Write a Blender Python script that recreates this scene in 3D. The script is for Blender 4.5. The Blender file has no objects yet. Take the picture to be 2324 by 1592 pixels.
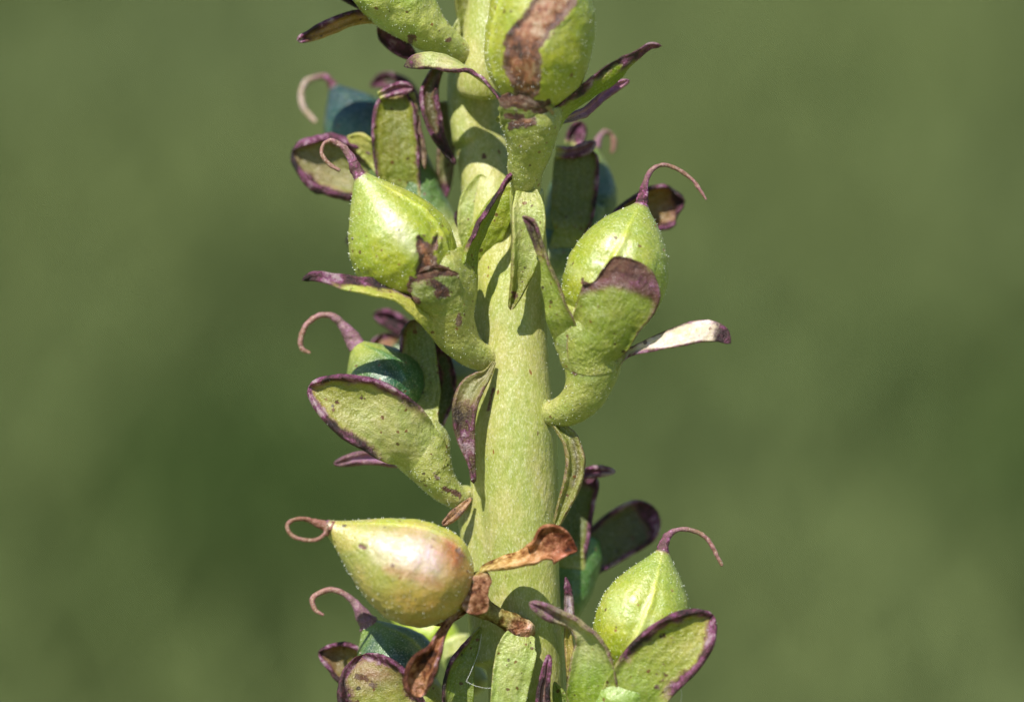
import bpy, bmesh, math, random, bisect
import numpy as np
from mathutils import Vector, noise as mnoise

# ------------------------------------------------------------------ camera, world, sun, exposure
# 1 unit is about 3 mm of the real plant.  Plant coordinates are given as (x, y, depth) in hundredths of a unit.
sc = bpy.context.scene
COL = sc.collection
D = 90.0
W2, H2 = 1162.0, 796.0
cam_d = bpy.data.cameras.new("camera"); cam = bpy.data.objects.new("camera", cam_d); COL.objects.link(cam)
cam.location = (0, -D, 0); cam.rotation_euler = (math.radians(90), 0, 0)
cam_d.sensor_width = 36.0; cam_d.lens = 36.0 * D / 23.24
cam_d.clip_start = 0.5; cam_d.clip_end = 20000
cam_d.dof.use_dof = True; cam_d.dof.focus_distance = D - 0.9
cam_d.dof.aperture_fstop = cam_d.lens * 1e-3 / 3.4
sc.camera = cam

SUN = Vector((-0.27, -0.62, 0.74)).normalized()
world = bpy.data.worlds.new("World"); sc.world = world; world.use_nodes = True
wn = world.node_tree; bg = wn.nodes['Background']
sky = wn.nodes.new('ShaderNodeTexSky'); sky.sky_type = 'NISHITA'; sky.sun_disc = False
sky.sun_elevation = math.asin(SUN.z); sky.sun_rotation = math.atan2(SUN.x, SUN.y)
sky.air_density = 1.0; sky.dust_density = 0.1; sky.ozone_density = 3.5
wn.links.new(sky.outputs[0], bg.inputs[0]); bg.inputs[1].default_value = 0.075
sd = bpy.data.lights.new("sun", 'SUN'); sd.energy = 5.0; sd.angle = math.radians(0.5); sd.color = (1.0, 0.955, 0.88)
sun = bpy.data.objects.new("sun", sd); COL.objects.link(sun)
sun.rotation_euler = SUN.to_track_quat('Z', 'Y').to_euler(); sun.location = (-40, -60, 90)
sc.view_settings.view_transform = 'Standard'; sc.view_settings.look = 'None'
sc.view_settings.gamma = 1.0; sc.view_settings.exposure = 0.30
sc.render.engine = 'CYCLES'
sc.cycles.use_denoising = True
sc.cycles.max_bounces = 8; sc.cycles.transparent_max_bounces = 8
sc.cycles.sample_clamp_indirect = 6.0

rnd = random.Random(7)

# ------------------------------------------------------------------ helpers
def P(x, y, d=0.0):
    f = (D * 100 + d) / (D * 100)
    return np.array([(x - W2) / 100 * f, d / 100, (H2 - y) / 100 * f])

def srgb(r, g, b):
    def c(v):
        v /= 255.0
        return v / 12.92 if v <= 0.04045 else ((v + 0.055) / 1.055) ** 2.4
    return np.array([c(r), c(g), c(b)])

def spline(ctrl, n):
    """Smooth curve through the rows of ctrl (any columns); rows are placed by their chord length in the first three."""
    c = np.array(ctrl, float)
    k = np.concatenate([[0], np.cumsum(np.linalg.norm(np.diff(c[:, :3], axis=0), axis=1) + 1e-6)]); k /= k[-1]
    m = np.zeros_like(c)
    for i in range(len(c)):
        a, b = max(i - 1, 0), min(i + 1, len(c) - 1)
        m[i] = (c[b] - c[a]) / (k[b] - k[a])
    t = np.linspace(0, 1, n)
    j = np.clip(np.searchsorted(k, t, side='right') - 1, 0, len(c) - 2)
    h = (k[j + 1] - k[j]); s = ((t - k[j]) / h)[:, None]; h = h[:, None]
    return ((2*s**3 - 3*s**2 + 1) * c[j] + (s**3 - 2*s**2 + s) * h * m[j] + (-2*s**3 + 3*s**2) * c[j+1] + (s**3 - s**2) * h * m[j+1])

def interp(tab, t):
    a = np.array(tab, float)
    n = 400
    # smooth it a little by sampling a fine line and averaging
    xs = np.linspace(0, 1, n); ys = np.interp(xs, a[:, 0], a[:, 1])
    k = 21; pad = np.concatenate([2*ys[0]-ys[1:k//2+1][::-1], ys, 2*ys[-1]-ys[-k//2:-1][::-1]])
    ys2 = np.convolve(pad, np.ones(k)/k, 'same')[k//2:k//2+n]
    return np.interp(t, xs, ys2)

def frames(pts):
    T = np.gradient(pts, axis=0); T /= np.linalg.norm(T, axis=1)[:, None] + 1e-12
    ref = np.array([0, -1.0, 0]); N = np.zeros_like(T); prev = None
    for i in range(len(T)):
        v = ref - ref.dot(T[i]) * T[i]; L = np.linalg.norm(v)
        if L < 0.25:
            q = prev if prev is not None else np.array([0, 0, 1.0])
            v = q - q.dot(T[i]) * T[i]; L = np.linalg.norm(v)
        v = v / L
        if prev is not None and v.dot(prev) < -0.2: v = -v
        N[i] = v; prev = v
    B = np.cross(T, N)
    return T, N, B

def fbm(p, s, o=3):
    return mnoise.fractal(Vector((p[0]*s, p[1]*s, p[2]*s)), 1.0, 2.0, o)

def sstep(a, b, x):
    t = np.clip((x - a) / (b - a + 1e-9), 0, 1); return t * t * (3 - 2 * t)

def to_px(V):
    f = (D + V[:, 1]) / D
    return np.stack([V[:, 0] / f * 100 + W2, H2 - V[:, 2] / f * 100], 1)

def seg_dist(px, line):
    """Distance (hundredths) of each point to a polyline with half widths, minus the half width: negative inside."""
    best = np.full(len(px), 1e9)
    L = np.array(line, float)
    for a, b in zip(L[:-1], L[1:]):
        ab = b[:2] - a[:2]; t = np.clip(((px - a[:2]) @ ab) / (ab @ ab + 1e-9), 0, 1)
        q = a[:2] + t[:, None] * ab
        best = np.minimum(best, np.linalg.norm(px - q, axis=1) - (a[2] + t * (b[2] - a[2])))
    return best

def grid_faces(n, m, closed=True):
    f = []
    for i in range(n - 1):
        for j in range(m if closed else m - 1):
            k = (j + 1) % m
            f.append((i*m + j, i*m + k, (i+1)*m + k, (i+1)*m + j))
    return f

WORLD_ORIGIN = {}
def make(name, V, F, mat, parent, origin=None, tint=None, pur=None, brn=None, label=None, kind=None, smooth=True, thin=None):
    V = np.asarray(V, float)
    o0 = V[:1].mean(0) if origin is None else np.array(origin, float)
    me = bpy.data.meshes.new(name); me.from_pydata((V - o0).tolist(), [], F); me.update()
    if smooth: me.polygons.foreach_set('use_smooth', [True] * len(me.polygons))
    n = len(V)
    t = np.ones((n, 4)); t[:, :3] = (0.3, 0.35, 0.1) if tint is None else tint
    t[:, :3] *= np.where((t[:, 1] > t[:, 0] * .95)[:, None], TONE, 1.0)
    a = me.attributes.new('tint', 'FLOAT_COLOR', 'POINT'); a.data.foreach_set('color', t.ravel())
    for nm, arr in (('pur', pur), ('brn', brn), ('thin', np.ones(n) if thin is None else thin)):
        a = me.attributes.new(nm, 'FLOAT', 'POINT')
        a.data.foreach_set('value', (np.zeros(n) if arr is None else np.broadcast_to(np.asarray(arr, float), (n,)).copy()))
    if mat: me.materials.append(mat)
    ob = bpy.data.objects.new(name, me); COL.objects.link(ob)
    pw = np.zeros(3)
    if parent is not None:
        ob.parent = parent; pw = WORLD_ORIGIN[parent.name]
    ob.location = Vector(o0 - pw); WORLD_ORIGIN[ob.name] = o0
    if label: ob['label'] = label
    if kind: ob['kind'] = kind
    return ob

# ------------------------------------------------------------------ materials
def plant_material(name, rough=0.42, spec=0.5, trans=0.0, sss=0.25, bump=0.35, bscale=9.0, spots=1.0, coat=0.0, fibre=0.0, glow=(1.1, 1.15, 0.45), dry=False, pale=0.5, stretch=1.0):
    m = bpy.data.materials.new(name); m.use_nodes = True
    nt = m.node_tree; N = nt.nodes; L = nt.links
    for n in list(N): N.remove(n)
    out = N.new('ShaderNodeOutputMaterial'); bs = N.new('ShaderNodeBsdfPrincipled')
    tc0 = N.new('ShaderNodeTexCoord'); tc = N.new('ShaderNodeMapping'); L.new(tc0.outputs['Object'], tc.inputs['Vector']); tc.inputs['Scale'].default_value = (1, 1, stretch)
    def noise(scale, detail=3, rough=0.55, vec=None, dist=0.0):
        n = N.new('ShaderNodeTexNoise'); n.inputs['Scale'].default_value = scale; n.inputs['Detail'].default_value = detail
        n.inputs['Roughness'].default_value = rough; n.inputs['Distortion'].default_value = dist
        L.new(vec if vec else tc.outputs['Vector'], n.inputs['Vector']); return n.outputs['Fac']
    def mth(op, a, b=None, c=None, clamp=False):
        n = N.new('ShaderNodeMath'); n.operation = op; n.use_clamp = clamp
        for i, v in enumerate((a, b, c)):
            if v is None: continue
            if isinstance(v, (int, float)): n.inputs[i].default_value = v
            else: L.new(v, n.inputs[i])
        return n.outputs[0]
    def ss(v, a, b):
        n = N.new('ShaderNodeMapRange'); n.interpolation_type = 'SMOOTHSTEP'
        L.new(v, n.inputs[0]); n.inputs[1].default_value = a; n.inputs[2].default_value = b; return n.outputs[0]
    def mix(f, a, b, mode='MIX'):
        n = N.new('ShaderNodeMix'); n.data_type = 'RGBA'; n.blend_type = mode
        if isinstance(f, (int, float)): n.inputs[0].default_value = f
        else: L.new(f, n.inputs[0])
        for s, v in ((6, a), (7, b)):
            if isinstance(v, tuple): n.inputs[s].default_value = (*v, 1)
            else: L.new(v, n.inputs[s])
        return n.outputs[2]
    def ramp(v, stops):
        n = N.new('ShaderNodeValToRGB'); L.new(v, n.inputs[0]); e = n.color_ramp.elements
        e[0].position, e[0].color = stops[0][0], (*stops[0][1], 1); e[1].position, e[1].color = stops[-1][0], (*stops[-1][1], 1)
        for p, c in stops[1:-1]:
            q = e.new(p); q.color = (*c, 1)
        return n.outputs[0]
    def attr(nm):
        n = N.new('ShaderNodeAttribute'); n.attribute_name = nm; return n
    tint = attr('tint').outputs['Color']; pur = attr('pur').outputs['Fac']; brn = attr('brn').outputs['Fac']
    n1 = noise(1.6, 4); n2 = noise(7, 4, 0.6); n3 = noise(24, 3, 0.65)
    # base colour: broad mottling, fine mottling, pale waxy flecks
    c = mix(ss(n1, 0.3, 0.7), mix(1.0, tint, (0.86, 0.96, 0.78), 'MULTIPLY'), mix(1.0, tint, (1.1, 1.04, 1.12), 'MULTIPLY'))
    c = mix(mth('MULTIPLY', ss(n2, 0.48, 0.64), 0.6), c, mix(1.0, c, (1.22, 1.14, 1.6), 'MULTIPLY'))
    c = mix(mth('MULTIPLY', ss(n2, 0.48, 0.36), 0.5), c, mix(1.0, c, (0.84, 0.86, 0.55), 'MULTIPLY'))
    c = mix(mth('MULTIPLY', ss(n3, 0.52, 0.66), pale), c, mix(0.6, c, (0.74, 0.74, 0.55)))
    c = mix(mth('MULTIPLY', ss(n3, 0.48, 0.36), 0.55), c, mix(1.0, c, (0.72, 0.8, 0.6), 'MULTIPLY'))
    # small corky spots
    if spots > 0:
        vo = N.new('ShaderNodeTexVoronoi'); vo.inputs['Scale'].default_value = 5.5; vo.inputs['Randomness'].default_value = 1
        nd = N.new('ShaderNodeTexNoise'); nd.inputs['Scale'].default_value = 9; L.new(tc.outputs['Vector'], nd.inputs['Vector'])
        vm = N.new('ShaderNodeVectorMath'); vm.operation = 'MULTIPLY_ADD'; L.new(nd.outputs['Color'], vm.inputs[0]); vm.inputs[1].default_value = (.09, .09, .09); L.new(tc.outputs['Vector'], vm.inputs[2])
        L.new(vm.outputs[0], vo.inputs['Vector'])
        sp = N.new('ShaderNodeSeparateColor'); L.new(vo.outputs['Color'], sp.inputs[0])
        size = mth('MULTIPLY', mth('POWER', sp.outputs[0], 1.8), 0.30)
        near = ss(mth('SUBTRACT', size, vo.outputs['Distance']), -0.02, 0.05)
        keep = mth('GREATER_THAN', sp.outputs[1], 1 - 0.62 * spots)
        keep = mth('MULTIPLY', keep, ss(n1, 0.34, 0.46))
        sm = mth('MULTIPLY', near, keep)
        sc_ = mix(sp.outputs[2], (0.045, 0.022, 0.012), (0.26, 0.09, 0.02))
        c = mix(mth('MULTIPLY', sm, 0.85), c, sc_)
    # purple flush
    pn = mth('ADD', pur, mth('MULTIPLY', mth('SUBTRACT', n2, 0.5), 0.8)); pn = mth('ADD', pn, mth('MULTIPLY', mth('SUBTRACT', n3, 0.5), 0.5))
    nb = noise(1.7, 4, 0.6)
    mixn = mth('ADD', mth('ADD', mth('MULTIPLY', nb, 0.55), mth('MULTIPLY', n2, 0.27)), mth('MULTIPLY', n3, 0.18))
    pc = ramp(mixn, [(0.41, (0.022, 0.009, 0.012)), (0.47, (0.08, 0.026, 0.034)), (0.505, (0.17, 0.05, 0.08)), (0.54, (0.30, 0.07, 0.20)), (0.60, (0.60, 0.42, 0.48))])
    pk = mix(0.55, c, (0.36, 0.15, 0.12))
    pmask = mth('MULTIPLY', ss(pn, 0.28, 0.78), ss(pur, 0.01, 0.12))
    c = mix(mth('MULTIPLY', mth('MULTIPLY', ss(pn, 0.0, 0.45), ss(pur, 0.01, 0.2)), 0.75), c, pk); c = mix(pmask, c, pc)
    # dead brown tissue
    bn = mth('ADD', brn, mth('MULTIPLY', mth('SUBTRACT', n2, 0.5), 0.7)); bn = mth('ADD', bn, mth('MULTIPLY', mth('SUBTRACT', n3, 0.5), 0.35))
    bc = ramp(mixn, [(0.38, (0.04, 0.016, 0.014)), (0.45, (0.17, 0.055, 0.022)), (0.50, (0.34, 0.12, 0.045)), (0.56, (0.42, 0.24, 0.13)), (0.63, (0.60, 0.45, 0.33))])
    edge = mth('SUBTRACT', ss(bn, 0.3, 0.36), ss(bn, 0.55, 0.85))
    bc = mix(mth('MULTIPLY', edge, 0.62), bc, (0.055, 0.024, 0.024))
    bmask = mth('MULTIPLY', ss(bn, 0.3, 0.42), ss(brn, 0.01, 0.1))
    c = mix(bmask, c, bc)
    if dry:
        dc = ramp(mth('ADD', mth('MULTIPLY', nb, 0.6), mth('MULTIPLY', n2, 0.4)), [(0.36, (0.09, 0.04, 0.03)), (0.43, (0.36, 0.17, 0.10)), (0.52, (0.8, 0.62, 0.5)), (0.62, (1.15, 1.1, 1.05))])
        c = mix(1.0, c, dc, 'MULTIPLY')
    L.new(c, bs.inputs['Base Color'])
    rg = mth('ADD', mth('MULTIPLY', n3, 0.25), rough - 0.12); rg = mth('ADD', rg, mth('MULTIPLY', mth('MAXIMUM', bmask, mth('MULTIPLY', pmask, 0.6)), 0.18))
    L.new(rg, bs.inputs['Roughness'])
    bs.inputs['Specular IOR Level'].default_value = spec
    bs.inputs['Subsurface Weight'].default_value = sss; bs.inputs['Subsurface Radius'].default_value = (0.5, 0.55, 0.12); bs.inputs['Subsurface Scale'].default_value = 0.35
    if coat: bs.inputs['Coat Weight'].default_value = coat; bs.inputs['Coat Roughness'].default_value = 0.3
    bs.inputs['Sheen Weight'].default_value = 0.0; bs.inputs['Sheen Roughness'].default_value = 0.4
    # relief
    h = mth('ADD', mth('MULTIPLY', n2, 1.0), mth('MULTIPLY', noise(bscale * 1.5, 3, 0.6), 0.45)); h = mth('ADD', h, mth('MULTIPLY', noise(bscale * 3.6, 2, 0.7), 0.16))
    h = mth('ADD', h, mth('MULTIPLY', mth('MAXIMUM', bmask, pmask), mth('MULTIPLY', n3, 1.1)))
    h = mth('SUBTRACT', h, mth('MULTIPLY', bmask, 0.35))
    bp = N.new('ShaderNodeBump'); bp.inputs['Strength'].default_value = bump; bp.inputs['Distance'].default_value = 0.08
    L.new(h, bp.inputs['Height']); L.new(bp.outputs[0], bs.inputs['Normal'])
    if trans > 0:
        tr = N.new('ShaderNodeBsdfTranslucent'); L.new(mix(1.0, c, glow, 'MULTIPLY'), tr.inputs['Color']); L.new(bp.outputs[0], tr.inputs['Normal'])
        ms = N.new('ShaderNodeMixShader'); L.new(mth('MULTIPLY', attr('thin').outputs['Fac'], trans), ms.inputs[0])
        L.new(bs.outputs[0], ms.inputs[1]); L.new(tr.outputs[0], ms.inputs[2]); L.new(ms.outputs[0], out.inputs[0])
    else: L.new(bs.outputs[0], out.inputs[0])
    return m

M_STEM = plant_material('stem_skin', rough=0.42, spec=0.5, bump=0.4, spots=0.3, sss=0.25, pale=0.6, stretch=0.5)
M_FLESH = plant_material('calyx_flesh', rough=0.33, spec=0.9, bump=0.6, spots=1.5, sss=0.22, pale=0.45, coat=0.2)
M_POD = plant_material('pod_skin', rough=0.38, spec=0.9, bump=0.45, spots=0.9, sss=0.3, coat=0.3)
M_LEAF = plant_material('sepal_leaf', rough=0.36, spec=0.8, bump=0.7, spots=1.5, sss=0.1, trans=0.33)
M_DRY = plant_material('dry_tissue', rough=0.6, spec=0.35, bump=1.0, spots=0.0, dry=True, sss=0.05, trans=0.15)
M_STYLE = plant_material('style_thread', rough=0.5, spec=0.4, bump=0.5, spots=0.0, sss=0.1)

def simple_mat(name, col, rough=0.5, spec=0.5, alpha=None, trans=0.0):
    m = bpy.data.materials.new(name); m.use_nodes = True; b = m.node_tree.nodes['Principled BSDF']
    b.inputs['Base Color'].default_value = (*col, 1); b.inputs['Roughness'].default_value = rough; b.inputs['Specular IOR Level'].default_value = spec
    nz = m.node_tree.nodes.new('ShaderNodeTexNoise'); nz.inputs['Scale'].default_value = 5
    mr = m.node_tree.nodes.new('ShaderNodeMapRange'); mr.inputs[3].default_value = rough * .8; mr.inputs[4].default_value = min(1, rough * 1.2)
    m.node_tree.links.new(nz.outputs[0], mr.inputs[0]); m.node_tree.links.new(mr.outputs[0], b.inputs['Roughness'])
    if trans: b.inputs['Transmission Weight'].default_value = trans
    return m
M_HAIR = simple_mat('white_hair', (0.85, 0.88, 0.8), 0.3, 0.6)
M_SILK = simple_mat('spider_silk', (0.8, 0.8, 0.8), 0.25, 0.8)

# colours of the tissues
G_STEM = srgb(170, 177, 112); G_CAL = srgb(156, 166, 88); G_POD = srgb(146, 162, 48); G_LEAF = srgb(168, 174, 84)
G_PALE = srgb(204, 210, 160); G_OLIVE = srgb(128, 132, 46); G_TEAL = srgb(62, 122, 100); G_DEEP = srgb(70, 112, 52)
C_TAN = srgb(176, 134, 96); C_PINK = srgb(150, 108, 100); C_MAUVE = srgb(122, 96, 124)

# ------------------------------------------------------------------ builders
def tube_mesh(ctrl, nl=60, nr=40, lump=0.03, lobes=0, lobe_amp=0.0, seed=0.0, cap=True):
    c = [list(P(x, y, d)) + [r / 100 * (D*100 + d) / (D*100)] for x, y, d, r in ctrl]
    s = spline(c, nl); pts = s[:, :3]; R = np.maximum(s[:, 3], 0.004)
    T, N, B = frames(pts)
    V = []
    for i in range(nl):
        u = i / (nl - 1)
        for j in range(nr):
            a = 2 * math.pi * j / nr
            dr = N[i] * math.cos(a) + B[i] * math.sin(a)
            p = pts[i] + dr * R[i]
            k = 1 + lump * fbm(p + seed, 1.2 / max(R.max(), .15), 3)
            if lobes: k += lobe_amp * u * math.cos(lobes * a + seed)
            V.append(pts[i] + dr * R[i] * k)
    F = grid_faces(nl, nr)
    if cap:
        V.append(pts[0] - T[0] * R[0] * .25); V.append(pts[-1] + T[-1] * R[-1] * .35); a, b = len(V) - 2, len(V) - 1
        for j in range(nr):
            F.append((a, (j + 1) % nr, j)); F.append((b, (nl-1)*nr + j, (nl-1)*nr + (j + 1) % nr))
    uu = np.repeat(np.linspace(0, 1, nl), nr)
    if cap: uu = np.append(uu, [0, 1])
    return np.array(V), F, uu, pts

TONE = np.array([1.02, 0.95, 0.76])
def mixc(a, b, t):
    t = np.clip(np.asarray(t, float), 0, 1)[:, None]; return np.asarray(a) * (1 - t) + np.asarray(b) * t

STAIN = 22.0
def stain(px, lines, soft=18.0):
    """0.5 at the outline of the drawn stain, rising inside; for the brown mask."""
    d = np.full(len(px), 1e9)
    for l in lines: d = np.minimum(d, seg_dist(px, l))
    return np.clip(0.42 - d / soft * 0.5, 0, 1.2)

def hairs(parent, V, F, n, length, seed, zone=None, mat=None):
    """Fine stiff hairs rooted on a surface, all in one mesh."""
    r = random.Random(seed); V = np.asarray(V); HV = []; HF = []
    quads = [f for f in F if len(f) == 4]
    cnt = 0; tries = 0
    Q = np.array(quads); ar = np.linalg.norm(np.cross(V[Q[:, 1]] - V[Q[:, 0]], V[Q[:, 3]] - V[Q[:, 0]]), axis=1); cum = np.cumsum(ar).tolist(); tot = cum[-1]
    while cnt < n and tries < n * 12:
        tries += 1
        f = quads[min(bisect.bisect(cum, r.random() * tot), len(quads) - 1)]; a, b, c_, d_ = (V[k] for k in f)
        nn = np.cross(b - a, d_ - a); L = np.linalg.norm(nn)
        if L < 1e-9: continue
        nn /= L
        u, v = r.random(), r.random(); p = a * (1-u) * (1-v) + b * u * (1-v) + c_ * u * v + d_ * (1-u) * v
        if nn[1] > 0.55: continue
        q = np.array([r.gauss(0, 1) for _ in range(3)]) * 0.35; dr = nn + q; dr /= np.linalg.norm(dr)
        ln = length * r.uniform(.4, 1.1); w = 0.0048 * r.uniform(.8, 1.3)
        s = np.cross(dr, [0.3, 0.5, 0.8]); s /= np.linalg.norm(s); t = np.cross(dr, s)
        k = len(HV)
        for g in range(3):
            an = g * 2.0944; HV.append(p - dr * 0.01 + (s * math.cos(an) + t * math.sin(an)) * w)
        for g in range(3):
            an = g * 2.0944; HV.append(p + dr * ln + (s * math.cos(an) + t * math.sin(an)) * w * .75)
        HF += [(k, k+1, k+4, k+3), (k+1, k+2, k+5, k+4), (k+2, k, k+3, k+5), (k+3, k+4, k+5)]
        cnt += 1
    if cnt: make('hairs', np.array(HV), HF, M_HAIR, parent, kind='stuff', smooth=False)

def capsule(parent, base, tip, r, prof=None, seams=(0.5,), tint=G_POD, tint2=None, bend=0.0, stains=(), mat=None, label=None, seed=1.0, hair=160, seam_depth=1.0, blush_or_glint=None, flat=1.0, nl=110, nr=120, pur=None, seamcol=None):
    if seamcol is None: seamcol = srgb(196, 206, 84) if tint[0] > .15 else np.asarray(tint) * 1.4
    prof = prof or [(0, .0), (.02, .30), (.07, .55), (.16, .80), (.30, .97), (.42, 1.0), (.56, .93), (.70, .73), (.82, .49), (.91, .29), (.97, .16), (1, .10)]
    b, t = P(*base), P(*tip); f = (D*100 + (base[2] + tip[2]) / 2) / (D*100); R = r / 100 * f
    ax = t - b; L = np.linalg.norm(ax); T = ax / L
    Nn = np.array([0, -1.0, 0]); Nn -= Nn.dot(T) * T; Nn /= np.linalg.norm(Nn); B = np.cross(T, Nn)
    V = []; tc = []; sm = []
    us = np.linspace(0, 1, nl); us = us * .86 + .14 * (us ** 2); pr = interp(prof, us)
    pr[0] = 0.01
    for i, u in enumerate(us):
        off = B * bend / 100 * math.sin(math.pi * u)
        for j in range(nr):
            a = 2 * math.pi * j / nr
            k = 1.0; ridge = 0.0; env = math.sin(math.pi * min(1, u * 1.02)) ** .5 if u < .98 else 0
            for s in seams:
                da = (a - s + math.pi) % (2 * math.pi) - math.pi
                wv = 0.05 * math.sin(u * 7 + s)
                da += wv
                k += seam_depth * env * (-0.045 * math.exp(-(da / .26) ** 2) + 0.05 * math.exp(-(da / .065) ** 2))
                ridge = max(ridge, math.exp(-(da / .085) ** 2))
            dr = Nn * math.cos(a) * flat + B * math.sin(a)
            p = b + T * L * u + off
            k += 0.035 * fbm(p + dr * R + seed, 1.1, 3) * env
            k += 0.012 * fbm((p + dr * R) * np.array([1, 1, 1]) + seed, 5.0, 2) * env
            V.append(p + dr * R * pr[i] * k); sm.append(ridge * env)
    V.append(t + T * R * .05 + 0); F = grid_faces(nl, nr); e = len(V) - 1
    for j in range(nr): F.append((e, (nl-1)*nr + j, (nl-1)*nr + (j+1) % nr))
    V = np.array(V); sm = np.append(sm, 0)
    uu = np.append(np.repeat(us, nr), 1)
    px = to_px(V)
    col = mixc(tint, tint if tint2 is None else tint2, sstep(.45, .95, uu))
    col = mixc(col, seamcol, sm * .75)
    if blush_or_glint:
        for (line, c_, soft, amt) in blush_or_glint: col = mixc(col, c_, amt * np.clip(.5 - seg_dist(px, line) / soft, 0, 1))
    col = mixc(col, srgb(150, 130, 110), sstep(.955, 1.0, uu) * .7)
    pu = sstep(.975, 1.0, uu) * .8
    if pur is not None: pu = np.maximum(pu, pur)
    br = stain(px, stains) if stains else None
    if br is not None:
        ctr = b[None, :] + T[None, :] * ((V - b) @ T)[:, None]; rd = V - ctr; rd /= np.linalg.norm(rd, axis=1)[:, None] + 1e-9
        wob = np.array([fbm(p + seed, 4.0, 3) if q > .02 else 0 for p, q in zip(V, br)]); q = br + wob * .12
        V = V + rd * (-.05 * sstep(.34, .62, q) * (1 + .5 * wob) + .02 * np.exp(-((q - .3) / .11) ** 2))[:, None]
    o = make('capsule', V, F, mat or M_POD, parent, tint=col, pur=pu, brn=br, label=label)
    if hair: hairs(parent, V, F, int(hair * 1.8), 0.038, int(seed * 100))
    return o

from mathutils.bvhtree import BVHTree
BVH = {}
def calyx(name, root, ctrl, tint=G_CAL, stains=(), seed=0.0, mat=None, label=None, hair=120, lobes=0, amp=0.0, lump=0.08, base_pur=0.0, nl=80, nr=72, blush_or_glint=None):
    V, F, uu, pts = tube_mesh(ctrl, nl, nr, lump, lobes, amp, seed)
    px = to_px(V); col = mixc(G_STEM, tint, sstep(0.0, .5, uu))
    if blush_or_glint:
        for (line, c_, soft, amt) in blush_or_glint: col = mixc(col, c_, amt * np.clip(.5 - seg_dist(px, line) / soft, 0, 1))
    o = make(name, V, F, mat or M_FLESH, root, tint=col, brn=stain(px, stains) if stains else None, pur=base_pur * (1 - uu), label=label, origin=pts[0])
    BVH[o.name] = BVHTree.FromPolygons([Vector(v) for v in V], F)
    if hair: hairs(o, V, F, hair * 2, 0.03, int(seed * 37) + 5)
    return o

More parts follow.
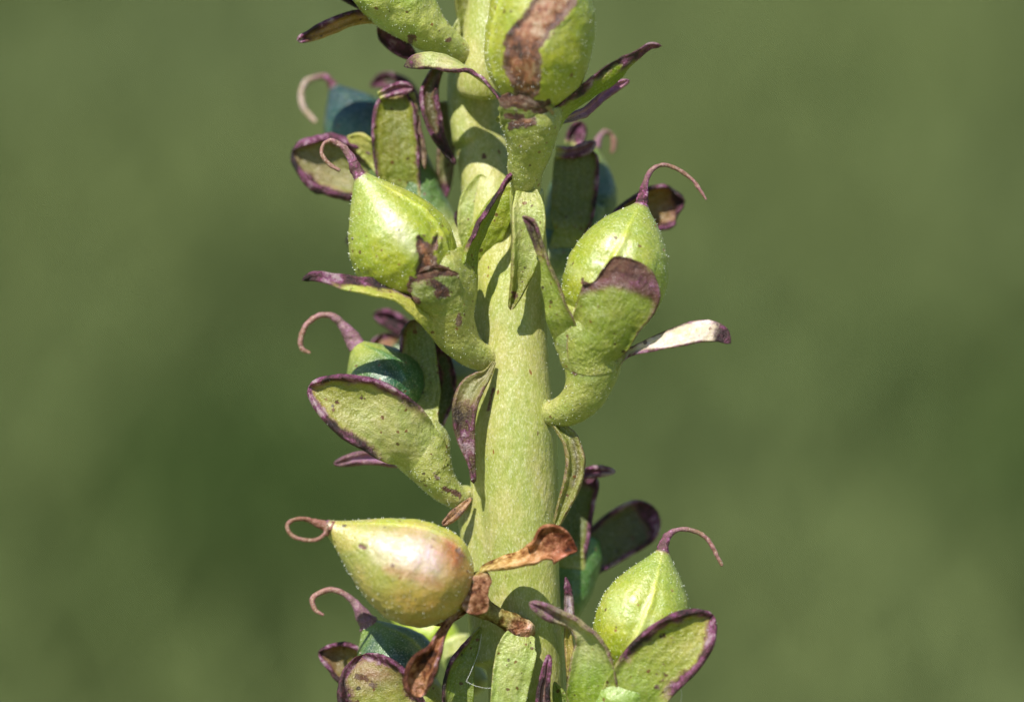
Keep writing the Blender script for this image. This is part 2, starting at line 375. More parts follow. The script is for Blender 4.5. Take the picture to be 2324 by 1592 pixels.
def blade(name, parent, ctrl, tint=G_LEAF, rim=0.16, rimamt=0.9, tip=0.85, tipamt=1.0, side=0, round_=0.75, th=0.045, mat=None, label=None, seed=0.0,
          wave=0.05, brn=0.0, tipbrn=0.0, nl=70, nc=56, edge_thick=2.6, roll_rim=1.2, stains=(), ribs=0.0, tint_tip=None, start=0.0, hug=0.32, hair=0, blush_or_glint=None, jag=0.0, face2=None, dark=()):
    """A sepal or bract.  ctrl rows: x, y, depth, half width, roll (degrees), cup (radians).  side: 0 both margins flushed, 1 / -1 only one."""
    rows = []
    for x, y, d, w, roll, cup in ctrl:
        f = (D*100 + d) / (D*100); rows.append(list(P(x, y, d)) + [w / 100 * f, math.radians(roll), cup])
    s = spline(rows, nl); pts = s[:, :3]; Wd = np.maximum(s[:, 3], .008); T, N, B = frames(pts)
    us = np.linspace(0, 1, nl)
    rf = np.ones(nl); q = us > round_; rf[q] = np.sqrt(np.clip(1 - ((us[q] - round_) / (1 - round_)) ** 2, 0, 1)) * .97 + .03
    Wd = Wd * rf
    V = []; vv = []; ff = []
    for i in range(nl):
        cr, sr = math.cos(s[i, 4]), math.sin(s[i, 4]); Np = N[i] * cr + B[i] * sr; Bp = B[i] * cr - N[i] * sr
        cup = s[i, 5]
        for j in range(nc):
            ph = 2 * math.pi * j / nc; v = math.cos(ph); sn = math.sin(ph)
            tt = th * (abs(sn) ** .55) * (1 if sn >= 0 else -1)
            ed = math.exp(-((1 - abs(v)) * Wd[i] / (.09 * math.sqrt(edge_thick / 2.6))) ** 2) * (1 if side == 0 or (v > 0) == (side > 0) else .3)
            tt *= (1 + (edge_thick - 1) * ed * (.75 + .5 * fbm(np.array([us[i] * 5, v, seed]), 2.0, 2))) * (.35 + .65 * min(1, Wd[i] / .25)) * (0.6 + 0.4 * rf[i])
            a = v * cup
            if abs(cup) > 1e-3: Rr = Wd[i] / cup; xx = Rr * math.sin(a); nn = Rr * (1 - math.cos(a)); ndir = (math.cos(a), -math.sin(a))
            else: xx = Wd[i] * v; nn = 0; ndir = (1, 0)
            p = pts[i] + Bp * xx + Np * nn
            wv = wave * fbm(p + seed, 1.7, 3) * (0.3 + abs(v)) * min(1, Wd[i] / .2)
            wv2 = wave * .5 * fbm(p + seed + 9, 5.0, 2) * ed
            rb = ribs * math.cos(v * 9) * (1 - v * v) * .5
            jg = 1 + jag * .5 * (fbm(np.array([us[i] * 3, v * .5, seed]), 3.0, 3)) * ed * sstep(.5, .8, us[i])
            tn = roll_rim * ed * .05
            p = pts[i] + Bp * (xx * jg) + T[i] * (jag * .14 * fbm(np.array([v * 2.2, seed, 0]), 2.2, 3) * sstep(.6, 1, us[i])) + Np * (nn + wv + wv2 + rb + tn) + (Np * ndir[0] + Bp * ndir[1]) * tt
            V.append(p); vv.append(v); ff.append(sn)
    F = grid_faces(nl, nc)
    V.append(pts[0]); V.append(pts[-1]); a, b = len(V)-2, len(V)-1
    for j in range(nc):
        F.append((a, (j+1) % nc, j)); F.append((b, (nl-1)*nc + j, (nl-1)*nc + (j+1) % nc))
    V = np.array(V)
    if parent is not None and parent.name in BVH and hug > 0:
        tree = BVH[parent.name]; m = len(V) - 2
        for i in range(nl):
            w = 1 - sstep(0.0, hug, us[i])
            if w <= 0: break
            for j in range(nc):
                k = i * nc + j; loc, nrm, _, dd = tree.find_nearest(Vector(V[k]))
                if loc is None or dd > .9: continue
                q = np.array(loc) + np.array(nrm) * ((0.003 + .012 * sstep(0, .16, us[i])) if ff[k] > 0 else -.02) * (1 - .9 * (vv[k] ** 8))
                V[k] = V[k] * (1 - w) + q * w
        V[m] = V[:nc].mean(0)
    vv = np.append(vv, [0, 0]); ff = np.append(ff, [0, 0]); uu = np.append(np.repeat(us, nc), [0, 1])
    px = to_px(V)
    # distance from the margin in real width, so that the flush is a band of even width
    wrep = np.append(np.repeat(Wd, nc), [Wd[0], Wd[-1]])
    va = vv if side == 1 else (-vv if side == -1 else np.abs(vv))
    dist = (1 - va) * wrep                       # in units
    along = (1 - uu) * np.linalg.norm(np.diff(pts, axis=0), axis=1).sum()
    rv = np.array([fbm(np.array([a_ * 4, sgn, seed]), 1.6, 3) for a_, sgn in zip(uu, np.sign(vv))])
    pu = rimamt * np.clip(1.15 - dist / (rim * (1.1 + .9 * rv) + 1e-6), 0, 1) * sstep(start, start + .25, uu)
    pu = np.maximum(pu, tipamt * sstep(tip - .12, min(1, tip + .06), uu))
    if dark:
        dk = stain(px, dark, 26); pu = np.maximum(pu, dk * .62)
    br = np.full(len(V), brn) + tipbrn * sstep(tip - .1, tip + .05, uu)
    if stains: br = np.maximum(br, stain(px, stains))
    col = mixc(tint, tint if tint_tip is None else tint_tip, sstep(.3, .9, uu))
    if parent is not None and parent.name in BVH and hug > 0: col = mixc(G_CAL, col, sstep(0, hug * 1.1, uu))
    thin = sstep(.05, hug * 1.1, uu) if (parent is not None and parent.name in BVH and hug > 0) else np.ones(len(uu))
    if mat is None: col = col * (1 + .09 * thin * np.cos(2 * math.pi * vv / .34) * (np.abs(vv) < .93))[:, None]
    if dark: col = mixc(col, srgb(92, 56, 48), sstep(.15, .5, dk))
    if face2 is not None: col = mixc(col, np.broadcast_to(face2, col.shape), (ff < 0) * 1.0)
    if blush_or_glint:
        for (line, c_, soft, amt) in blush_or_glint: col = mixc(col, c_, amt * np.clip(.5 - seg_dist(px, line) / soft, 0, 1))
    o = make(name, V, F, mat or M_LEAF, parent, thin=thin, tint=col, pur=pu, brn=br, label=label, origin=pts[0])
    if hair: hairs(parent, V, F, hair, 0.045, int(seed * 31) + 3)
    return o

def style(parent, ctrl, tint=C_MAUVE, base_pur=.6, seed=0.0, tint2=C_PINK):
    rj = random.Random(int(seed * 10) + 3)
    V, F, uu, pts = tube_mesh([(a_ + rj.uniform(-2.2, 2.2), b_ + rj.uniform(-2.2, 2.2), c_, r_ * rj.uniform(.8, 1.0)) for a_, b_, c_, r_ in ctrl], 90, 16, .26, 0, 0, seed)
    return make('style', V, F, M_STYLE, parent, tint=mixc(tint, tint2, sstep(.15, .6, uu)), pur=base_pur * .6 * (1 - sstep(.1, .6, uu)) , brn=.0, origin=pts[0])

# ------------------------------------------------------------------ the plant: root and stem
root = bpy.data.objects.new('flower_stalk', None); COL.objects.link(root); root.empty_display_size = 2
root_loc = np.array(P(1230, 796 + 7600, 0)); root.location = Vector(root_loc); WORLD_ORIGIN[root.name] = root_loc
root['label'] = 'green flower stalk gone to seed, hung with plump green pods and purple-edged sepals'; root['category'] = 'plant'

def build_stem():
    bm = bmesh.new()
    def add(ctrl, nl, nr, lump, lobes=0, amp=0.0, seed=0.0):
        V, F, uu, pts = tube_mesh(ctrl, nl, nr, lump, lobes, amp, seed)
        vs = [bm.verts.new(v) for v in V]
        for f in F: bm.faces.new([vs[k] for k in f])
    add([(1205, 2000, 0, 92), (1198, 1750, 0, 90), (1192, 1500, 0, 86), (1186, 1350, 0, 85), (1180, 1200, 0, 88), (1172, 1000, 0, 90), (1172, 850, 5, 76), (1160, 750, 15, 72),
         (1145, 650, 30, 68), (1128, 520, 60, 66), (1108, 400, 105, 65), (1094, 300, 145, 62), (1094, 200, 160, 58), (1112, 80, 150, 58), (1128, -60, 150, 56), (1150, -300, 150, 50)], 260, 64, .02)
    add([(1091, 214, 72, 54), (1093, 190, 66, 60), (1104, 120, 68, 60), (1114, 40, 80, 60), (1126, -60, 100, 58)], 60, 48, .03)  # upper stem set forward as an added overhang to shade the part below
    # shoulders running down from each pedicel
    add([(1195, 430, -50, 40), (1198, 500, -35, 40), (1202, 580, -20, 42), (1196, 700, -5, 46), (1195, 850, 0, 52), (1190, 1000, 10, 60), (1185, 1200, 20, 60)], 80, 32, .03)
    add([(1118, 820, -10, 30), (1110, 880, 10, 34), (1108, 980, 15, 38), (1110, 1120, 15, 44), (1120, 1300, 10, 50)], 60, 32, .03)
    add([(1238, 935, -8, 24), (1236, 1000, 8, 30), (1226, 1120, 15, 42), (1215, 1280, 10, 55)], 60, 32, .03)
    add([(1060, 1130, 40, 30), (1075, 1200, 30, 34), (1100, 1320, 20, 45), (1130, 1500, 0, 60)], 60, 32, .03)
    add([(1190, 1440, -70, 26), (1185, 1490, -45, 34), (1182, 1600, -20, 50), (1190, 1800, 0, 70)], 60, 32, .03)
    add([(1060, 560, 70, 30), (1085, 650, 55, 36), (1115, 760, 40, 44)], 40, 32, .03)
    add([(1040, 150, 120, 24), (1050, 230, 118, 36), (1070, 320, 110, 45)], 40, 32, .03)
    me = bpy.data.meshes.new('stem'); bm.to_mesh(me); bm.free()
    ob = bpy.data.objects.new('stem_draft', me); COL.objects.link(ob)
    md = ob.modifiers.new('r', 'REMESH'); md.mode = 'VOXEL'; md.voxel_size = 0.055; md.use_smooth_shade = True
    sm = ob.modifiers.new('s', 'SMOOTH'); sm.factor = .6; sm.iterations = 10
    dg = bpy.context.evaluated_depsgraph_get(); ev = ob.evaluated_get(dg); m2 = ev.to_mesh()
    V = np.zeros(len(m2.vertices) * 3); m2.vertices.foreach_get('co', V); V = V.reshape(-1, 3)
    F = [tuple(p.vertices) for p in m2.polygons]; ev.to_mesh_clear()
    bpy.data.objects.remove(ob); bpy.data.meshes.remove(me)
    # lower stem down to the ground
    LV, LF, _, _ = tube_mesh([(1205, 1985, 0, 90), (1208, 2300, 0, 92), (1222, 4500, 0, 105), (1230, 8500, 0, 125)], 60, 40, .02)
    k = len(V); V = np.vstack([V, LV]); F += [tuple(q + k for q in f) for f in LF]
    px = to_px(V)
    col = mixc(np.broadcast_to(G_STEM, V.shape), srgb(188, 196, 84), .5 * np.clip(.5 - seg_dist(px, [(1085, 480, 10), (1110, 640, 30)]) / 80, 0, 1))
    col = mixc(col, srgb(150, 172, 62), .5 * np.clip(.5 - seg_dist(px, [(1225, 480, 5), (1235, 600, 8), (1262, 900, 8), (1268, 1250, 4)]) / 24, 0, 1))  # shade of the right side painted in as a darker green strip
    br = stain(px, [[(1097, 352, 3), (1098, 356, 3)], [(1120, 880, 1), (1108, 930, 1)], [(1205, 1362, 1), (1206, 1364, 1)], [(1235, 1263, 1), (1236, 1266, 1)]], 14)
    o = make('stem', V, F, M_STEM, root, tint=col, brn=br, origin=root_loc)
    hairs(o, V[:k], [f for f in F if max(f) < k][::3], 500, .035, 77)
    return o
stem = build_stem()

# ------------------------------------------------------------------ fruit A, top, in front of the stem
cA = calyx('calyx', root, [(1192, 432, -60, 34), (1192, 395, -90, 38), (1200, 350, -115, 48), (1206, 305, -135, 62), (1205, 265, -150, 72), (1205, 240, -155, 70)], seed=1.0,
           stains=[[(1160, 285, 8), (1200, 275, 14)], [(1140, 325, 2), (1142, 327, 2)]], blush_or_glint=[([(1290, 260, 10), (1235, 330, 10)], G_LEAF, 40, .6)])
capsule(cA, (1206, 258, -150), (1252, -170, -230), 126, seams=(-1.05, 2.1), tint=srgb(160, 172, 42), tint2=G_POD, seed=2.0,
        prof=[(0, .0), (.02, .30), (.08, .58), (.18, .84), (.32, .985), (.44, 1.0), (.58, .93), (.72, .74), (.84, .48), (.93, .26), (1, .12)],
        stains=[[(1290, -40, 36), (1262, 0, 40), (1222, 50, 36), (1185, 100, 40), (1186, 150, 40), (1196, 195, 30)]], label='plump green pod with a long rusty brown scar', hair=560,
        blush_or_glint=[([(1262, 60, 6), (1240, 90, 10)], srgb(200, 212, 150), 60, .7)])
style(cA, [(1252, -165, -230, 15), (1258, -200, -235, 10), (1275, -230, -240, 6), (1310, -240, -240, 5), (1340, -215, -235, 3)])
blade('sepal', cA, [(1197, 335, -120, 50, 0, -1.1), (1195, 290, -196, 62, 0, -.9), (1193, 238, -228, 66, 0, -.7), (1195, 208, -234, 64, 0, -.6)], tint=srgb(150, 165, 96), round_=.82, rim=.05, rimamt=.2,
      tip=.8, tipamt=.2, tipbrn=.55, jag=.3, wave=.09, stains=[[(1150, 236, 8), (1190, 234, 12), (1236, 254, 7)], [(1150, 262, 4), (1180, 268, 8)]], blush_or_glint=[([(1128, 214, 4), (1180, 208, 5), (1225, 226, 5), (1262, 264, 4)], srgb(206, 170, 130), 10, 1.0)],
      label='short torn sepal with papery brown rim', seed=1.3)
blade('sepal', cA, [(1150, 260, -140, 40, 84, -.2), (1118, 205, -116, 56, 88, -.1), (1082, 172, -92, 58, 86, -.2), (1040, 148, -86, 46, 68, -.5), (985, 135, -96, 28, 38, -.8), (945, 138, -100, 24, 30, -1.0), (918, 152, -96, 12, 20, -1.2)],
      tint=G_PALE, rim=.10, side=-1, tip=.9, tipamt=.7, seed=2.2, round_=.9, hair=30, label='pale sepal with a purple lower margin')
blade('sepal', cA, [(1245, 300, -150, 40, 30, -.3), (1285, 245, -165, 34, 45, -.3), (1335, 205, -172, 28, 40, -.6), (1390, 168, -176, 30, 30, -.9), (1440, 130, -176, 17, 30, -1.4), (1475, 104, -174, 10, 20, -1.4), (1499, 104, -170, 8, 10, -1.2)],
      tint=srgb(150, 172, 40), rim=.24, side=-1, tip=.86, seed=3.1, roll_rim=2.5, round_=.93, hair=30, rimamt=1.3)
blade('sepal', cA, [(1290, 290, -60, 12, 20, .2), (1345, 235, -30, 12, 30, .4), (1390, 197, 0, 14, 20, .8), (1428, 184, 10, 11, 0, .8)], tint=srgb(205, 140, 190), rim=.1, rimamt=.4, tip=.9, tipamt=.15, seed=3.7)

blade('sepal', cA, [(1190, 262, -110, 46, 0, 0), (1175, 247, -60, 52, 0, .1), (1165, 242, -10, 50, 0, .1), (1160, 240, 40, 40, 0, .1)], tint=srgb(176, 184, 84), rim=.05, rimamt=0, tipamt=0, seed=3.9, hug=0, round_=.9, edge_thick=1.2)  # hidden sepal, added to cast shade on the upper stem
# ------------------------------------------------------------------ fruit B, left of the middle
cB = calyx('calyx', root, [(1118, 812, -20, 28), (1085, 806, -45, 33), (1052, 782, -65, 42), (1028, 742, -80, 54), (1012, 700, -90, 70), (1000, 655, -95, 82), (985, 615, -98, 84), (975, 590, -98, 76)], seed=4.0,
           stains=[[(1042, 715, 3), (1040, 735, 4)], [(985, 660, 10), (1000, 640, 12)]], lobes=5, amp=.05)
capsule(cB, (990, 668, -95), (815, 396, -120), 119, seams=(.95, -2.2), tint=srgb(154, 170, 38), tint2=srgb(162, 176, 80), seed=5.0, bend=-9,
        prof=[(0, .0), (.02, .30), (.08, .58), (.18, .84), (.32, .99), (.44, 1.0), (.56, .92), (.68, .75), (.80, .52), (.90, .31), (.97, .17), (1, .12)],
        stains=[[(952, 540, 5), (962, 560, 16), (972, 595, 18), (965, 615, 20)], [(992, 540, 5), (985, 560, 8)]], hair=260, seam_depth=1.5, label='green pod with a torn brown scar above the cup',
        blush_or_glint=[([(868, 470, 8), (915, 535, 14), (945, 570, 8)], srgb(205, 212, 190), 40, .8), ([(835, 410, 8), (850, 420, 8)], srgb(190, 205, 160), 40, .6)])  # whitish patch on the left shoulder is a painted highlight
style(cB, [(820, 404, -120, 17), (806, 378, -121, 13), (790, 350, -124, 10), (772, 330, -128, 8), (752, 320, -134, 6), (734, 328, -140, 5), (730, 350, -146, 5), (745, 372, -150, 5), (760, 382, -152, 5), (773, 389, -152, 4)], base_pur=1.0, seed=3)
blade('sepal', cB, [(1025, 760, -80, 50, 10, -.6), (965, 705, -150, 42, 40, -.5), (900, 668, -178, 28, 60, -.3), (850, 660, -186, 26, 55, -.2), (800, 648, -190, 22, 50, -.5), (745, 634, -190, 13, 30, -1.2), (712, 628, -186, 12, 10, -1.5), (690, 636, -180, 9, 0, -1.4)],
      tint=srgb(196, 204, 100), rim=.25, rimamt=1.3, side=1, tip=.84, seed=5.2, round_=.93, hair=30, start=.15, roll_rim=2.5)
blade('sepal', cB, [(1060, 700, -105, 40, 30, -.4), (1062, 630, -110, 34, 40, -.3), (1068, 570, -112, 26, 50, 0), (1090, 515, -112, 22, 55, .2), (1118, 460, -110, 17, 60, .2), (1142, 415, -108, 9, 50, .4), (1160, 398, -108, 8, 20, .8), (1174, 400, -106, 5, 0, .8)],
      tint=srgb(150, 170, 60), rim=.075, rimamt=1.2, side=-1, tip=.84, seed=5.8, round_=.93, start=.3)
blade('sepal', cB, [(1015, 720, -165, 40, 10, -.9), (1000, 680, -182, 56, 14, -.7), (986, 640, -194, 60, 14, -.6), (980, 606, -196, 50, 10, -.4)], tint=srgb(150, 162, 96), rim=.05, rimamt=.2, tip=.8, tipamt=.3, tipbrn=.5, jag=.45, wave=.1,
      stains=[[(965, 622, 8), (1000, 612, 10), (1035, 622, 3)], [(985, 640, 6), (1004, 662, 14)], [(925, 640, 3), (930, 670, 3), (950, 685, 2)]], hug=.55, round_=.8, label='torn dead sepal stub', seed=6.1)
blade('bract', root, [(1120, 824, -60, 5, 0, 0), (1105, 850, -72, 12, 10, .3), (1075, 878, -85, 28, 15, .4), (1058, 915, -92, 30, 10, .5), (1054, 965, -95, 25, 5, .5), (1062, 1015, -92, 17, 0, .6), (1071, 1055, -88, 8, 0, .8), (1075, 1096, -86, 6, 0, .8)],
      tint=srgb(150, 150, 100), rim=.05, rimamt=.5, tip=.4, tipamt=.62, seed=6.6, round_=.95, ribs=.03, hair=60, label='purple-brown bract hanging point down')

# ------------------------------------------------------------------ fruit C, right of the middle
cC = calyx('calyx', root, [(1236, 930, -20, 24), (1262, 936, -56, 32), (1298, 922, -90, 40), (1328, 888, -110, 50), (1342, 846, -114, 62), (1342, 800, -113, 75), (1340, 755, -112, 84), (1352, 715, -112, 86)], seed=7.0, lobes=5, amp=.03, lump=.07,
           stains=[[(1372, 800, 4), (1378, 802, 4)], [(1305, 845, 3), (1320, 838, 3), (1326, 850, 2)]], blush_or_glint=[([(1280, 770, 12), (1340, 830, 20)], srgb(130, 165, 120), 50, .6)])
capsule(cC, (1345, 765, -112), (1458, 462, -95), 118, seams=(-.22, 2.6), tint=srgb(152, 168, 46), tint2=srgb(150, 166, 74), seed=8.0, bend=3,
        prof=[(0, .0), (.02, .30), (.08, .58), (.18, .84), (.32, .98), (.46, 1.0), (.58, .95), (.70, .83), (.82, .60), (.91, .36), (.97, .18), (1, .12)], hair=260, seam_depth=1.5,
        blush_or_glint=[([(1285, 600, 5), (1310, 620, 5)], srgb(200, 214, 160), 30, .6), ([(1400, 540, 8), (1420, 570, 8)], srgb(200, 214, 170), 35, .6)])  # pale patches paint the sun highlights either side of the seam
style(cC, [(1455, 474, -95, 17), (1459, 445, -92, 13), (1465, 415, -88, 9), (1478, 388, -80, 6), (1505, 373, -70, 5), (1540, 383, -62, 5), (1572, 410, -58, 5), (1590, 432, -56, 4.5), (1603, 453, -55, 3)], base_pur=1.3, seed=4)
blade('sepal', cC, [(1312, 815, -110, 40, -30, -.5), (1272, 730, -178, 36, -30, -.4), (1255, 665, -186, 30, -40, -.2), (1240, 600, -190, 18, -48, 0), (1222, 545, -190, 15, -30, .7), (1206, 508, -192, 15, -10, 1.1), (1185, 490, -196, 8, 0, 1.2)],
      tint=srgb(160, 178, 84), rim=.07, tip=.76, tipamt=.62, side=1, seed=8.2, round_=.93, rimamt=.5, hair=30)
blade('sepal', cC, [(1345, 850, -165, 50, 0, -.8), (1347, 808, -190, 72, 0, -.85), (1366, 755, -206, 80, 0, -.8), (1386, 708, -220, 86, 0, -.65), (1408, 664, -226, 92, 0, -.5), (1410, 632, -224, 78, 0, -.4), (1402, 604, -218, 42, 0, -.3), (1394, 584, -212, 5, 0, -.2)],
      tint=srgb(158, 174, 76), rim=.06, rimamt=.75, tip=.86, tipamt=.55, tipbrn=.5, seed=8.6, round_=.99, hair=120, jag=.15, wave=.06, label='broad front sepal with a charred brown tip', dark=[[(1322, 655, 6), (1365, 632, 18), (1400, 612, 34), (1440, 632, 26), (1485, 650, 24), (1498, 690, 6), (1475, 740, 3)]])
blade('sepal', cC, [(1395, 830, -150, 30, 20, -.4), (1440, 803, -160, 12, -20, -.4), (1490, 780, -168, 20, -30, -.6), (1545, 762, -174, 28, -30, -.8), (1595, 750, -176, 29, -25, -.9), (1632, 755, -174, 24, -20, -1.0), (1656, 778, -166, 8, -10, -1.2)],
      tint=srgb(246, 226, 216), rim=.07, tip=.88, tipamt=.95, seed=9.1, round_=.93, hair=30, label='pale sepal with a magenta tip')
blade('sepal', cC, [(1395, 540, 60, 20, 0, .5), (1420, 500, 110, 42, 10, .9), (1475, 470, 150, 62, 15, 1.1), (1525, 458, 160, 60, 15, 1.2), (1556, 455, 150, 40, 10, 1.2)], tint=srgb(165, 140, 50), tint_tip=srgb(150, 105, 50), rim=.14, rimamt=1.2, tip=.9, seed=9.5, round_=.75, label='brownish cupped sepal behind the pod')
blade('bract', root, [(1238, 944, -40, 5, 0, 0), (1264, 966, -60, 12, -20, .3), (1292, 1000, -75, 20, -20, .5), (1304, 1045, -80, 23, -12, .6), (1298, 1095, -80, 22, -5, .6), (1280, 1145, -78, 16, 0, .5), (1262, 1192, -76, 9, 0, .4)],
      tint=srgb(150, 156, 86), rim=.05, rimamt=.35, tip=1.3, tipamt=0, seed=9.9, round_=.97, ribs=.015, hair=60, blush_or_glint=[([(1300, 990, 2), (1312, 1060, 3), (1300, 1100, 2)], srgb(96, 62, 78), 16, .8)])
blade('bract', root, [(1240, 950, -40, 4, 0, 0), (1236, 925, -46, 6, 0, .2), (1238, 905, -46, 3, 0, .2)], tint=G_PALE, rim=.02, rimamt=0, tipamt=0, seed=10.1)

# ------------------------------------------------------------------ bract under fruit A, and pale leafy bracts on the stem
blade('bract', root, [(1196, 436, -100, 26, 0, .2), (1199, 480, -118, 38, -4, .25), (1197, 540, -118, 37, -8, .4), (1187, 600, -112, 30, -10, .5), (1173, 655, -104, 18, -10, .5), (1158, 702, -96, 6, -5, .4)],
      tint=srgb(196, 206, 136), tint_tip=srgb(150, 160, 76), rim=.03, rimamt=.2, tip=.97, tipamt=.3, seed=11.0, round_=.96, stains=[[(1166, 665, 3), (1168, 672, 3)]], label='pale green bract pointing down under the top pod')
blade('bract', root, [(1078, 640, 30, 20, 0, -.6), (1085, 570, -10, 38, 0, -.8), (1115, 510, -30, 40, 0, -.9), (1145, 455, -40, 28, 0, -.9), (1172, 420, -45, 8, 0, -.6)], tint=srgb(170, 186, 66), rim=.02, rimamt=0, tip=1.3, tipamt=0, seed=11.4, round_=.9)
blade('bract', root, [(1070, 560, 40, 22, 0, -.3), (1075, 500, 30, 38, 0, -.4), (1088, 440, 34, 40, 0, -.3), (1092, 396, 42, 26, 0, -.2)], tint=srgb(186, 200, 120), rim=.02, rimamt=0, tip=1.3, tipamt=0, seed=11.8, round_=.6)
blade('bract', root, [(1000, 150, 80, 10, 0, 0), (985, 175, 60, 16, 0, .7), (974, 215, 50, 22, 0, .9), (982, 265, 50, 22, 0, .9), (998, 315, 52, 15, 0, .8), (1034, 374, 60, 5, 0, .5)], tint=srgb(110, 100, 60), rim=.14, rimamt=.75, tip=.7, tipamt=.7, seed=12.2, round_=.95, label='dark purple bract curling down beside the stem')
blade('bract', root, [(1020, 145, 60, 14, 0, -.3), (1030, 100, 50, 15, 0, -.4), (1040, 42, 45, 4, 0, -.3)], tint=G_PALE, rim=.02, rimamt=0, tip=1.3, tipamt=0, seed=12.5)
blade('bract', root, [(1060, 130, 100, 14, 0, .3), (1062, 60, 80, 22, 0, .4), (1056, 0, 70, 24, 0, .3), (1050, -60, 60, 12, 0, .3)], tint=srgb(150, 156, 84), rim=.02, rimamt=.1, tip=1.3, tipamt=0, seed=12.8)

# ------------------------------------------------------------------ fruit D, left, below B
cD = calyx('calyx', root, [(1062, 1122, 10, 22), (1036, 1126, -10, 28), (1002, 1098, -25, 38), (975, 1055, -35, 54), (954, 1014, -32, 71), (944, 992, -20, 66), (936, 976, -10, 50)], seed=13.0, lump=.06, tint=srgb(176, 188, 110),
           stains=[[(1010, 1108, 4), (1040, 1120, 5)], [(985, 1075, 3), (992, 1085, 3)]], hair=260, blush_or_glint=[([(930, 960, 30), (880, 960, 30), (960, 1010, 10)], srgb(208, 214, 168), 50, .7)])
capsule(cD, (925, 945, 30), (805, 776, 50), 92, seams=(.6, 3.6), blush_or_glint=[([(860, 820, 4), (890, 850, 10)], srgb(24, 60, 62), 26, .8), ([(840, 870, 6), (870, 890, 6)], srgb(28, 70, 40), 24, .7)], tint=srgb(46, 100, 64), tint2=srgb(150, 166, 70), seed=14.0, hair=0, label='pod with blue-green shade painted in, mostly hidden behind its sepal', nl=80, nr=80, mat=M_POD)  # teal tint paints the shaded part, yellow-green tip the lit end
style(cD, [(812, 786, 50, 24), (797, 764, 50, 18), (778, 738, 50, 12), (757, 720, 48, 8), (728, 716, 45, 7), (700, 734, 42, 7), (685, 765, 40, 7), (684, 790, 40, 6.5), (702, 803, 40, 4)], seed=5)
blade('sepal', cD, [(985, 1062, -50, 50, 0, -1.0), (938, 1010, -112, 74, 0, -.7), (868, 955, -134, 80, 0, .1), (810, 925, -132, 80, 0, .55), (760, 902, -130, 72, 0, .8), (702, 878, -112, 50, 0, .95)], tint=srgb(196, 204, 140), tint_tip=srgb(168, 168, 84), rim=.2, rimamt=1.15, tip=1.02, tipamt=.5, seed=14.3, round_=.6, hair=80, start=.25, hug=.4,
      wave=.05, edge_thick=4.8, label='large spoon-shaped sepal with a purple margin', stains=[[(818, 900, 3), (822, 903, 3)], [(763, 912, 2), (765, 912, 2)]])
blade('sepal', cD, [(940, 1065, 0, 20, 0, .3), (885, 1042, 30, 17, 0, .6), (825, 1038, 50, 16, 0, .9), (758, 1052, 60, 12, 0, .9)], tint=srgb(170, 130, 165), rim=.1, rimamt=.5, tip=.9, tipamt=.5, seed=14.6)
blade('sepal', cD, [(965, 960, 10, 48, 0, .3), (955, 890, 20, 48, 0, .5), (950, 810, 30, 44, 0, .7), (944, 725, 45, 38, 0, .6)], tint=srgb(140, 156, 84), rim=.10, rimamt=.6, tip=.93, tipamt=.4, seed=14.9, round_=.8, side=-1, blush_or_glint=[([(915, 770, 4), (920, 900, 4)], srgb(214, 206, 214), 14, .9)])
blade('sepal', cD, [(1005, 960, 60, 22, 0, .3), (1010, 870, 70, 24, 20, .6), (1000, 800, 80, 20, 20, .6), (990, 760, 90, 10, 0, .6)], tint=srgb(90, 104, 60), rim=.12, rimamt=1.2, seed=15.2, tip=.8)
blade('bract', root, [(1068, 1132, -30, 4, 0, 0), (1050, 1152, -42, 10, 20, .4), (1030, 1172, -46, 12, 20, .5), (1005, 1192, -46, 6, 10, .5)], tint=srgb(190, 150, 110), rim=.08, rimamt=.4, tip=.8, tipamt=.4, brn=.30, seed=15.5, round_=.93, label='small red-brown bract stub')

